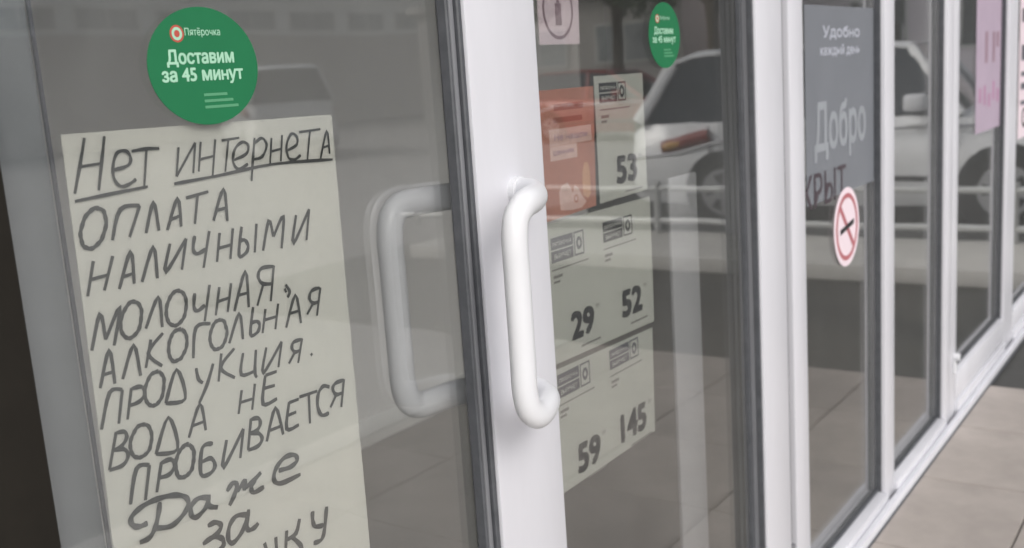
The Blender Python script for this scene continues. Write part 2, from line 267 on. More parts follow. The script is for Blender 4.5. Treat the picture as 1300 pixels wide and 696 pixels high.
def tube(bm, P, r, n=12, ry=None, cap=True):
    ry = ry or r; rings = []
    up = Vector((0, 1, 0)); prev = None
    for i, p in enumerate(P):
        p = Vector(p)
        d = (Vector(P[min(i + 1, len(P) - 1)]) - Vector(P[max(i - 1, 0)])).normalized()
        if prev is None:
            u = d.cross(up)
            if u.length < .1: u = d.cross(Vector((1, 0, 0)))
        else: u = prev - d * prev.dot(d)
        u.normalize(); v = d.cross(u).normalized(); prev = u
        rings.append([bm.verts.new(p + u * r * math.cos(2 * math.pi * k / n) + v * ry * math.sin(2 * math.pi * k / n)) for k in range(n)])
    for a, b in zip(rings, rings[1:]):
        for k in range(n): bm.faces.new((a[k], a[(k + 1) % n], b[(k + 1) % n], b[k]))
    if cap: bm.faces.new(rings[0]); bm.faces.new(rings[-1])
def text(name, body, cx, cz, w_, h_, y, material, parent, bold=0.0, rot=0.0, shear=0.0):
    # flat lettering, centred on (cx, cz), fitted to w_ by h_ metres, facing the street;
    # bold: the outlines are laid down again to either side, each 0.03 mm in front of the last
    cu = bpy.data.curves.new('text', 'FONT'); cu.body = body.replace('н', 'h'); cu.size = 1; cu.resolution_u = 3; cu.shear = shear
    cu.small_caps_scale = .745           # the built-in font's small Cyrillic en does not fill cleanly: set it as a small capital
    for i, ch in enumerate(body):
        if ch == 'н': cu.body_format[i].use_small_caps = True
    t = bpy.data.objects.new('text', cu); col.objects.link(t)
    bpy.context.view_layer.update()
    m0 = bpy.data.meshes.new_from_object(t.evaluated_get(bpy.context.evaluated_depsgraph_get()))
    bpy.data.objects.remove(t); bpy.data.curves.remove(cu)
    V0 = [v.co.copy() for v in m0.vertices]; F0 = [tuple(p.vertices) for p in m0.polygons]; bpy.data.meshes.remove(m0)
    xs = [v.x for v in V0]; ys = [v.y for v in V0]
    x0, x1, y0, y1 = min(xs), max(xs), min(ys), max(ys)
    c, s = math.cos(rot), math.sin(rot); vs, fs = [], []
    for k, (dx, dz) in enumerate(((0, 0), (1, .5), (-1, -.5), (.4, -.8), (-.4, .8)) if bold else ((0, 0),)):
        pts = []
        for v in V0:
            a = ((v.x - x0) / (x1 - x0) - .5) * w_ + dx * bold * h_; b = ((v.y - y0) / (y1 - y0) - .5) * h_ + dz * bold * h_
            pts.append((cx + a * c - b * s, cz + a * s + b * c))
        for q, f in enumerate(F0):       # some glyphs are made of overlapping strokes: keep their faces off one plane
            o_ = len(vs); vs += [(pts[i][0], y - .00003 * k - .000004 * (q % 29), pts[i][1]) for i in f]
            fs.append(tuple(range(o_, o_ + len(f))))
    me = bpy.data.meshes.new(name); me.from_pydata(vs, [], fs); me.materials.append(material)
    o = bpy.data.objects.new(name, me); col.objects.link(o); o.parent = parent
    if parent: o.location = -parent.location
    return o
def copy_tree(o, parent=None):
    c = o.copy(); col.objects.link(c)
    if parent: c.parent = parent
    for ch in list(o.children): copy_tree(ch, c)
    return c

# ------------------------------------------------------------------ ground
g = box('ground', -300, 500, -400, 300, -.30, -.02, M['road']); tag(g, kind='structure')
PX1 = 4.42; PY = -1.90
pv = box('pavement', -4, PX1, PY, -.0, -.018, .0, M['grout']); tag(pv, kind='structure')
lot = box('parking_lot', PX1 + .002, 14, -5.2, 8, -.018, -.006, M['asphalt']); tag(lot, kind='structure')
kerb = bmesh.new(); add_box(kerb, 6.35, 7.39, -4.7, 7, -.006, .10, .01)
kerb = obj('kerb_island', kerb, M['concrete'], smooth=True); tag(kerb, kind='structure')
TP = .54; ys = [-.004, -.375, -.375 - TP, -.375 - 2 * TP, PY + .004]
tbm = None
for j in range(4):
    ya, yb = ys[j], ys[j + 1]; me = None
    for i in range(15):
        x1 = PX1 - .004 - i * TP; x0 = x1 - TP + .006
        if me is None:
            bm = bmesh.new(); add_box(bm, 0, TP - .006, yb + .003, ya - .003, 0, .008, .0015, 1)
            o = obj('tile', bm, M['tile'], pv, smooth=True); me = o.data
        else:
            o = bpy.data.objects.new('tile', me); col.objects.link(o); o.parent = pv
        o.location = (x0, 0, 0)
kb = box('kerb', -4, PX1, PY - .16, PY - .002, -.02, .012, M['concrete'], bev=.004); tag(kb, kind='structure')

# ------------------------------------------------------------------ shop building around the glazing
shop = empty('shop_building', (3, 3, 0), 'low grey clad shop building that holds the row of white framed glass doors', 'building')
box('fascia', -3, 7.6, .01, .30, 2.42, 3.6, M['facade'], shop, .01)
box('roof', -3.1, 7.7, .31, 6.4, 3.2, 3.6, M['facade'], shop)
box('end_wall', 7.5, 7.7, .302, 6.4, -.02, 3.19, M['facade'], shop)
box('end_wall', -3.1, -2.9, .302, 6.4, -.02, 3.19, M['facade'], shop)
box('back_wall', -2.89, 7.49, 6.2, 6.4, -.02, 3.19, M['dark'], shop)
box('front_wall', -3.1, .248, .02, .30, -.02, 2.41, M['facade'], shop)
box('ceiling', -2.89, 7.49, .305, 6.19, 2.75, 2.8, M['ceiling'], shop)
fl = box('shop_floor', -2.88, 7.49, .001, 6.19, -.018, .001, M['infloor']); tag(fl, kind='structure')
part_ = empty('partition_wall', (2, 1.95, 0), 'pale grey inner wall with white skirting behind the left glass door', 'wall')
box('wall', -2.8, 4.55, 1.92, 2.02, .002, 2.74, M['inwall'], part_)
box('skirting', -2.8, 4.55, 1.895, 1.918, .002, .115, M['skirting'], part_, .004)
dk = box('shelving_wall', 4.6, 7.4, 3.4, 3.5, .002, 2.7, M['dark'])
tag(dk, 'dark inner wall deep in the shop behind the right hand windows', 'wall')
for i, (x, wd, zt, lb) in enumerate(((1.98, .13, 1.15, 'tall pale slim panel just right of the price sheets inside the shop'),)
                             ):
    p = empty('inner_panel', (x, .12, 0), lb, 'panel')
    box('panel', x - wd / 2, x + wd / 2, .115, .125, .03, zt, M['facade'], p, .004)
    box('foot', x - wd / 2 - .01, x + wd / 2 + .01, .10, .14, .002, .029, M['inwall'], p, .004)

# ------------------------------------------------------------------ left glass leaf with its posts
d1 = empty('left_glass_door', (.3, .03, 0), 'left glass door leaf carrying the handwritten notice and big green sticker', 'door')
box('glass_pane', .468, 1.1135, .028, .034, .03, 2.38, M['glassL'], d1)
box('inner_stile', .490, .542, .062, .105, .03, 2.40, M['shaded_stile'], d1, .004)
box('glazing_bead', .5425, .5455, .060, .064, .45, 2.40, M['slate'], d1)
bm = bmesh.new()
for a, b_, y_ in ((1.088, 1.094, .010), (1.1045, 1.114, .004)): add_box(bm, a, b_, y_, .0275, .03, 2.40, .002, 1)
obj('rubber_gasket', bm, M['gasket'], d1, smooth=True)
box('brush_seal', 1.0945, 1.104, .010, .027, .03, 2.40, M['seal'], d1, .002)
pst = box('dark_post', .25, .463, .0, .12, .002, 2.41, M['brown'], bev=.004)
tag(pst, 'dark brown post at the left edge, beside the left glass door', 'post')

# ------------------------------------------------------------------ second leaf with the pull handles
d2 = empty('glass_door', (1.2, .03, 0), 'white framed glass door with white pull handles and price sheets on it', 'door')
box('lock_stile', 1.1145, 1.283, .0, .052, .03, 2.38, M['white'], d2, .006)
box('hinge_stile', 2.112, 2.264, .0, .055, .03, 2.38, M['white'], d2, .006)
box('top_rail', 1.2835, 2.1115, .002, .052, 2.26, 2.38, M['white'], d2, .004)
box('bottom_rail', 1.2835, 2.1115, .002, .052, .03, .13, M['white'], d2, .004)
box('glass_pane', 1.284, 2.104, .042, .048, .131, 2.259, M['glass'], d2)
bm = bmesh.new(); add_box(bm, 2.1045, 2.1115, .006, .018, .131, 2.259, .001, 1); add_box(bm, 2.1, 2.1115, .030, .041, .131, 2.259, .001, 1)
obj('rubber_gasket', bm, M['gasket'], d2)
box('glazing_bead', 2.106, 2.1115, .0185, .0295, .131, 2.259, M['seal'], d2)
def handle(yb, ym, xb, lab):
    sgn = 1 if yb > 0 else -1
    zt, zb = CAM_Z - .158, CAM_Z - .448; xm = 1.203
    P = [(xm, ym, zt + .002), (xm - .004, ym + sgn * .022, zt + .002), (xm - .030, yb - sgn * .032, zt + .001), (xm - .062, yb - sgn * .014, zt), (xb + .042, yb - sgn * .004, zt),
         (xb + .022, yb, zt - .004), (xb + .006, yb, zt - .018), (xb, yb, zt - .045)]
    Q = [(xb, yb, zt - .045 - (zt - zb - .09) * k / 5) for k in range(1, 5)]
    Bt = [(x, y, zt + zb - z) for (x, y, z) in reversed(P)]
    bm = bmesh.new(); tube(bm, smooth_path(P + Q + Bt, 4), .0195, 20, .0165)
    h = obj('handle', bm, M['handle'], d2, smooth=True, ang=60); h['label'] = lab
    for z in (zt + .002, zb - .002):
        bm = bmesh.new(); tube(bm, [(xm, ym - sgn * .0005, z), (xm, ym + sgn * .008, z), (xm, ym + sgn * .010, z)], .021, 20)
        o = obj('mount', bm, M['handle'], h, smooth=True); o.location = (0, 0, 0)
handle(-.086, -.0, 1.072, 'outer pull handle, bright white')
handle(.100, .052, 1.040, 'inner pull handle seen through the glass')
bm = bmesh.new(); add_box(bm, 2.272, 2.292, .002, .03, .196, .21, .002, 1)
tube(bm, [(2.268, -.004, .03), (2.268, -.006, .10), (2.262, -.008, .155), (2.246, -.008, .18), (2.22, -.006, .186)], .006, 8)
obj('hinge', bm, M['seal'], d2, smooth=True)
bm = bmesh.new(); add_box(bm, 2.270, 2.292, .012, .05, .215, 2.38, 0)
obj('hinge_gap_seal', bm, M['rubber'], d2)

# ------------------------------------------------------------------ fixed windows and further doors to the right
def window(x0, x1, lab, cat, zb, xm1, left=None, yg=.030, name='shop_window'):
    # glass from x0 to x1, its right-hand mullion from x1 to xm1
    t = empty(name, ((x0 + x1) / 2, .03, 0), lab, cat)
    if left: box('frame', left[0], left[1], -.001, .056, .0, 2.40, M['white'], t, .005)
    if zb < .1:
        box('sill', x0 + .0005, x1 - .0005, -.012, .056, .001, zb, M['white'], t, .004)
    else:
        box('sill', x0 + .0005, x1 - .0005, -.012, .056, .001, .07, M['white'], t, .004)
        box('bottom_rail', x0 + .0005, x1 - .0005, -.004, .052, .075, zb, M['white'], t, .004)
    box('top_rail', x0 + .0005, x1 - .0005, .0, .056, 2.30, 2.40, M['white'], t, .004)
    box('glass_pane', x0, x1 - .007, yg, yg + .006, zb, 2.30, M['glass'], t)
    bm = bmesh.new(); add_box(bm, x1 - .005, x1 - .0005, .010, yg - .002, zb, 2.30, .001, 1)
    add_box(bm, x0, x1 - .0065, yg - .012, yg - .001, zb + .0005, zb + .007, .001, 1)
    obj('rubber_gasket', bm, M['gasket'], t)
    box('mullion', x1, xm1, -.002, .058, .0, 2.40, M['white'], t, .005)
    return t
w3 = window(2.392, 3.052, 'window with the blue grey film and round no smoking sign', 'window', .055, 3.150, left=(2.298, 2.3915))
w4 = window(3.1505, 3.800, 'plain narrow window between the no smoking sign window and the far door', 'window', .055, 3.90)
w5 = window(3.985, 4.905, 'far white framed door with a pink poster on its glass', 'door', .175, 5.02, left=(3.901, 3.9845), name='far_glass_door')
bm = bmesh.new(); tube(bm, [(3.945, -.002, .25), (3.945, -.020, .25), (3.945, -.022, .25)], .014, 12); add_box(bm, 3.93, 3.96, -.01, -.0015, .19, .24, .002, 1)
obj('lock', bm, M['handle'], w5, smooth=True)
w6 = window(5.125, 5.95, 'window at the right edge with a white poster on the glass', 'window', .16, 6.08, left=(5.021, 5.1245))
w7 = window(6.0805, 7.35, 'last window at the far right corner of the shop front', 'window', .16, 7.50)
box('threshold', 2.2985, 7.49, -.034, -.0125, .001, .033, M['white'], shop, .004)
box('sealant', 2.2985, 7.49, -.041, -.0345, .001, .0095, M['gasket'], shop)
hd = box('header_beam', .25, 7.50, .0, .06, 2.401, 2.419, M['white'], shop)

# ------------------------------------------------------------------ handwritten notice
DZ = .044
def HW(x, z): return (x, z + DZ)
notice = empty('handwritten_notice', (.7, .036, 1.0), 'long cream paper sheet with black handwritten Cyrillic lines taped behind the left glass', 'notice')
YP = .0356
bm = bmesh.new()
TL, TR = (.5415, CAM_Z - .021), (.8885, CAM_Z - .0255)
TRb, TLb = (.878, .62), (.527, .62)
NU, NV = 20, 40; grid = []
for j in range(NV + 1):
    row = []
    for i in range(NU + 1):
        u, v = i / NU, j / NV
        a = (TL[0] + (TR[0] - TL[0]) * u, TL[1] + (TR[1] - TL[1]) * u); b_ = (TLb[0] + (TRb[0] - TLb[0]) * u, TLb[1])
        row.append((a[0] + (b_[0] - a[0]) * v, a[1] + (b_[1] - a[1]) * v))
    grid.append(row)
V = {}
def ripple(u, v):                # slack in the sheet, a soft fold across it, lifted lower corners
    a = .0004 * (1 + math.sin(7 * u + 3.2 * v)) + .0003 * (1 + math.sin(3 * u - 9 * v + 1))
    return a + .0010 * math.exp(-((v - .52 - .03 * u) / .022) ** 2) + .0006 * math.exp(-((u - .5) / .03) ** 2) * (v > .1)
for k, yy in enumerate((YP, YP + .0006)):
    for j in range(NV + 1):
        for i in range(NU + 1): V[k, j, i] = bm.verts.new((grid[j][i][0], yy + ripple(i / NU, j / NV), grid[j][i][1]))
for k in (0, 1):
    for j in range(NV):
        for i in range(NU): bm.faces.new((V[k, j, i], V[k, j, i + 1], V[k, j + 1, i + 1], V[k, j + 1, i]))
for j in range(NV):
    for i in (0, NU): bm.faces.new((V[0, j, i], V[0, j + 1, i], V[1, j + 1, i], V[1, j, i]))
for i in range(NU):
    for j in (0, NV): bm.faces.new((V[0, j, i], V[0, j, i + 1], V[1, j, i + 1], V[1, j, i]))
obj('paper', bm, M['paper'], notice, smooth=True)
def ribbon(bm, P, wd, y):
    P = smooth_path([(p[0], 0, p[1]) for p in P], 4)
    n = len(P); L_, R_ = [], []
    for i, p in enumerate(P):
        d = (P[min(i + 1, n - 1)] - P[max(i - 1, 0)])
        if d.length < 1e-6: d = Vector((0, 0, 1))
        d.normalize(); q = Vector((-d.z, 0, d.x)); ww = wd * (.5 + .07 * math.sin(i * 1.3 + n))
        if i in (0, n - 1): ww *= .75
        L_.append(bm.verts.new((p.x + q.x * ww, y, p.z + q.z * ww))); R_.append(bm.verts.new((p.x - q.x * ww, y, p.z - q.z * ww)))
    for i in range(n - 1): bm.faces.new((L_[i], L_[i + 1], R_[i + 1], R_[i]))
for k, (wd, strokes) in enumerate(INK):
    bm = bmesh.new()
    for s_i, s in enumerate(strokes): ribbon(bm, [HW(*p) for p in s], wd * (.00086 if k < 11 else .00098), YP - .0002 - .00001 * s_i)
    obj('handwriting', bm, M['ink'], notice)

# ------------------------------------------------------------------ big green sticker
def green_sticker(cx, cz, r, yb, lab, squash):
    t = empty('round_sticker', (cx, yb, cz), lab, 'sticker', 'round green stickers on the glass')
    disc('disc', cx, cz, r, r * squash, yb, .0004, M['green'], t)
    y = yb - .00015; k = r / .069
    disc('logo', cx - .030 * k, cz + .0325 * k, .0085 * k, .0085 * k, y, .0001, M['red'], t, 20)
    disc('logo_ring', cx - .030 * k, cz + .0325 * k, .0062 * k, .0065 * k, y - .0001, .00005, M['mint'], t, 20, .55)
    text('lettering', 'Пятёрочка', cx + .0015 * k, cz + .0335 * k, .044 * k, .0095 * k, y, M['mint'], t, .012)
    text('lettering', 'Доставим', cx - .004 * k, cz + .0085 * k, .083 * k, .0165 * k, y, M['mint'], t, .04)
    text('lettering', 'за 45 минут', cx - .003 * k, cz - .0095 * k, .101 * k, .0165 * k, y, M['mint'], t, .04)
    for i, wv in enumerate((.030, .037, .043)):
        box('fine_print', cx - .006 * k, cx + (-.006 + wv) * k, y - .00005, y, cz + (-.030 - i * .0062) * k, cz + (-.0272 - i * .0062) * k, M['mintdim'], t)
    return t
green_sticker(.7060, CAM_Z + .0352, .0695, .0274, 'large round green delivery sticker above the handwritten notice on the left glass', .855)
green_sticker(1.773, CAM_Z + .0620, .0635, .0414, 'smaller round green sticker high on the door glass right of the price sheets', .94)

# ------------------------------------------------------------------ sheets on the second leaf
K2 = (.85 + .049) / .85
def F(x, z): return (x * K2, CAM_Z + z * K2)            # from the outer face to the sheets behind the glass
YS = .0486
def sheet(name, pts, material, lab, cat, group=None):
    q = [F(*p) for p in pts]
    t = empty(name, (q[0][0], YS, q[0][1]), lab, cat, group)
    prism('sheet', q, YS, .0006, material, t)
    return t
YI = YS - .00015
def fl_box(name, x0, x1, z0, z1, material, t, y=None, dz=0.0):
    yy = YI if y is None else y
    return prism(name, [(x0, z0), (x1, z0 + dz), (x1, z1 + dz), (x0, z1)], yy - .0001, .00012, material, t)
K3 = (.85 + .049) / (.85 + .037)
def G(x, z): return (x * K3, CAM_Z + (z - 1.326) * K3)
def price(t, txt, x0, x1, z1, z0, tone='black'):
    (a, zb), (b_, zt) = G(x0, z0), G(x1, z1)
    wd = b_ - a
    text('price', txt, (a + b_) / 2 - .004, (zb + zt) / 2, wd * .86, (zt - zb) * .97, YI - .0003, M[tone], t, .085)
    text('small_digits', '99', b_ + .006, zt - .004, .013, .008, YI - .0003, M['greyprint'], t, .01)
    fl_box('underline', a + wd * .35, b_ + .012, zb - .019, zb - .0155, M['greyprint'], t)
def logo(t, x0, x1, z1, z0, tone='black', rows=True):
    (a, zb), (b_, zt) = G(x0, z0), G(x1, z1); wd = b_ - a; h = zt - zb
    fl_box('logo_block', a, a + wd * .66, zb, zb + h * .46, M[tone], t)
    fl_box('logo_block', a, a + wd * .66, zb + h * .52, zt, M[tone], t)
    text('logo_words', 'ПЯТЁРОЧКА', a + wd * .33, zb + h * .75, wd * .56, h * .2, YI - .0004, M['card'], t, .0)
    text('logo_words', 'ВЫРУЧАЕТ', a + wd * .33, zb + h * .23, wd * .50, h * .2, YI - .0004, M['card'], t, .0)
    bm = bmesh.new()
    x2 = a + wd * .69
    for q in ((x2, b_, zt - .003, zt), (x2, b_, zb, zb + .003), (x2, x2 + .003, zb + .0031, zt - .0031), (b_ - .003, b_, zb + .0031, zt - .0031)):
        add_box(bm, q[0], q[1], YI - .0001, YI, q[2], q[3])
    obj('logo_frame', bm, M[tone], t)
    disc('logo_ring', (x2 + b_) / 2, (zb + zt) / 2, .009, .011, YI - .0002, .0001, M[tone], t, 20, .45)
    fl_box('rule', a, b_ + .012, zb - .013, zb - .0105, M['greyprint'], t)
    fl_box('fine_print', a + .003, a + .030, zb - .026, zb - .021, M['greyprint'], t)
    fl_box('fine_print', a + .003, a + .022, zb - .034, zb - .030, M['greyprint'], t)
s1 = sheet('price_sheet', [(1.437, -.003), (1.600, -.003), (1.600, -.203), (1.437, -.206)], M['card'], 'small upright price sheet marked 53 beside the coral poster', 'price sheet', 'price sheets behind the door glass')
logo(s1, 1.514, 1.606, 1.311, 1.278); price(s1, '53', 1.560, 1.640, 1.183, 1.138)
s2 = sheet('price_sheet', [(1.20, -.216), (1.608, -.216), (1.604, -.440), (1.20, -.432)], M['card'], 'wide middle price sheet marked 29 and 52', 'price sheet', 'price sheets behind the door glass')
logo(s2, 1.340, 1.440, 1.077, 1.037, 'slate'); logo(s2, 1.503, 1.606, 1.078, 1.043)
price(s2, '29', 1.387, 1.466, .945, .901); price(s2, '52', 1.556, 1.637, .946, .900)
s3 = sheet('price_sheet', [(1.20, -.440), (1.596, -.450), (1.589, -.641), (1.20, -.644)], M['card'], 'wide lowest price sheet marked 59 and 145', 'price sheet', 'price sheets behind the door glass')
logo(s3, 1.335, 1.436, .855, .815, 'slate'); logo(s3, 1.503, 1.608, .853, .818, 'slate')
price(s3, '59', 1.383, 1.464, .719, .671); price(s3, '145', 1.529, 1.634, .725, .676)
s4 = sheet('coral_poster', [(1.20, -.018), (1.434, -.018), (1.424, -.207), (1.20, -.2155)], M['coral'], 'coral red poster with white speech boxes left of the 53 sheet', 'poster')
a = F(1.30, 0)[0]
for i, (x0, x1, z0, z1) in enumerate(((1.315, 1.40, -.050, -.040), (1.312, 1.395, -.068, -.060))):
    p, q = F(x0, z0), F(x1, z1); fl_box('print_band', p[0], q[0], p[1], q[1], M['coral2'], s4)
for (x0, x1, z0, z1, tx) in ((1.298, 1.420, -.102, -.077, 'Не нашли'), (1.298, 1.375, -.124, -.1025, 'ценник')):
    p, q = F(x0, z0), F(x1, z1); fl_box('text_box', p[0], q[0], p[1], q[1], M['blush'], s4)
    text('lettering', tx, (p[0] + q[0]) / 2, (p[1] + q[1]) / 2, (q[0] - p[0]) * .78, (q[1] - p[1]) * .42, YI - .0004, M['mauve'], s4, .012)
def blob(t, pts, material): prism('drawing', [F(*p) for p in pts], YI - .0001, .00012, material, t)
blob(s4, [(1.385, -.185), (1.387, -.150), (1.394, -.135), (1.404, -.135), (1.409, -.150), (1.409, -.185), (1.40, -.192)], M['peach'])
blob(s4, [(1.318, -.200), (1.316, -.172), (1.325, -.163), (1.342, -.160), (1.350, -.170), (1.356, -.178), (1.362, -.166), (1.372, -.172), (1.384, -.187), (1.395, -.196), (1.380, -.204), (1.350, -.204)], M['blush'])
disc('drawing', *F(1.364, -.188), .007, .007, YI - .0003, .0001, M['coral'], s4, 16, .6)
# pale square sticker with a ringed bottle sign
s5 = sheet('square_sticker', [(1.288, .160), (1.405, .160), (1.400, .0475), (1.288, .0475)], M['pinkwhite'], 'pinkish white square sticker with a ringed bottle sign above the coral poster', 'sticker')
c0 = F(1.343, .098); disc('ring', c0[0], c0[1], .045, .046, YI - .0001, .0001, M['mauve'], s5, 40, .88)
fl_box('drawing', c0[0] - .009, c0[0] + .009, c0[1] - .024, c0[1] + .010, M['mauve'], s5)
fl_box('drawing', c0[0] - .004, c0[0] + .004, c0[1] + .0105, c0[1] + .028, M['mauve'], s5)

# ------------------------------------------------------------------ film, letters, signs on the right-hand windows
KW = (.85 + .037) / .85; YW = .0366; YWI = YW - .00015
def FW(x, z): return (x * KW, CAM_Z + z * KW)
def wsheet(name, x0, x1, z0, z1, material, lab, cat):
    (a, za), (b_, zb) = FW(x0, z0), FW(x1, z1)
    t = empty(name, (a, YW, za), lab, cat)
    box('sheet', a, b_, YW, YW + .0005, za, zb, material, t); return t
YW = .0291; KW = .88 / .85; YWI = YW - .0006
fm = wsheet('window_film', 2.40, 2.965, -.345, .125, M['film'], 'blue grey film with pale lettering on the upper part of a window', 'film')
text('lettering', 'Удобно', 2.765, CAM_Z + .063, .30, .033, YWI, M['filmprint'], fm, .04)
text('lettering', 'каждый день', 2.755, CAM_Z + .018, .32, .030, YWI, M['filmprint'], fm, .04)
text('lettering', 'Добро', 2.755, CAM_Z - .185, .42, .15, YWI, M['filmdim'], fm, .03)
YW = .0301
lt = text('window_lettering', 'КРЫТ', 2.62, CAM_Z - .325, .335, .085, YW - .0018, M['plum'], None, .012)
tag(lt, 'dark plum letters reading КРЫТ on the glass above the no smoking sign', 'lettering')
YW = .0291
cx, cz = 2.79, CAM_Z - .4535
ns = empty('no_smoking_sign', (cx, .0295, cz), 'round pinkish no smoking sign stuck on the window glass', 'sign')
disc('disc', cx, cz, .108, .108, .0272, .0012, M['pinkwhite'], ns)
disc('ring', cx, cz, .092, .092, .0268, .0003, M['signred'], ns, 48, .86)
bm = bmesh.new()
for s in (-1, 1):
    pass
prism('slash', [(cx - .062, cz + .052), (cx - .050, cz + .064), (cx + .062, cz - .052), (cx + .050, cz - .064)], .0267, .00025, M['signred'], ns)
prism('cigarette', [(cx - .058, cz - .016), (cx - .058, cz - .001), (cx + .058, cz + .016), (cx + .058, cz + .001)], .0263, .00025, M['black'], ns)
pk = wsheet('pink_poster', 4.262, 4.80, -.325, .30, M['pinkposter'], 'tall pink poster with magenta strokes on the far door glass', 'poster')
for i, (x, z0, z1) in enumerate(((4.42, -.06, .06), (4.56, -.06, .06), (4.64, .0, .06))):
    p = FW(x, z0); q = FW(x + .05, z1); box('print_stroke', p[0], q[0], YWI - .0001, YWI, p[1], q[1], M['mauve'], pk)
for i in range(5):
    x = 4.32 + i * .085; z = -.21 - .012 * (i % 3); p = FW(x, z); q = FW(x + .035, z + .055 + .02 * (i % 2))
    box('print_stroke', p[0], q[0], YWI - .0001, YWI, p[1], q[1], M['pinkink'], pk)
wp = wsheet('white_poster', 5.16, 5.70, -.42, .30, M['pinkwhite'], 'white poster with dark print on the window at the far right edge', 'poster')
for i, (z0, z1) in enumerate(((.10, .16), (-.07, .0), (-.14, -.12), (-.20, -.17), (-.27, -.25))):
    p = FW(5.21, z0); q = FW(5.62, z1); box('print_band', p[0], q[0], YWI - .0001, YWI, p[1], q[1], M['slate'], wp)
disc('drawing', *FW(5.32, -.33), .07, .05, YWI - .0001, .0001, M['black'], wp, 20, .6)

# ------------------------------------------------------------------ things across the lot, seen mirrored in the glass
br = empty('tube_barrier', (7.44, -4, 0), 'low two rail steel tube barrier on the pale kerb island', 'barrier')
for z in (.45, .195):
    bm = bmesh.new(); tube(bm, [(7.3, -.1, z), (7.3, -5.6, z)], .024, 10); obj('rail', bm, M['steel'], br, smooth=True)
for i in range(3):
    bm = bmesh.new(); tube(bm, [(7.3, -.3 - 2.55 * i, .095), (7.3, -.3 - 2.55 * i, .50)], .028, 10); obj('post', bm, M['steel'], br, smooth=True)

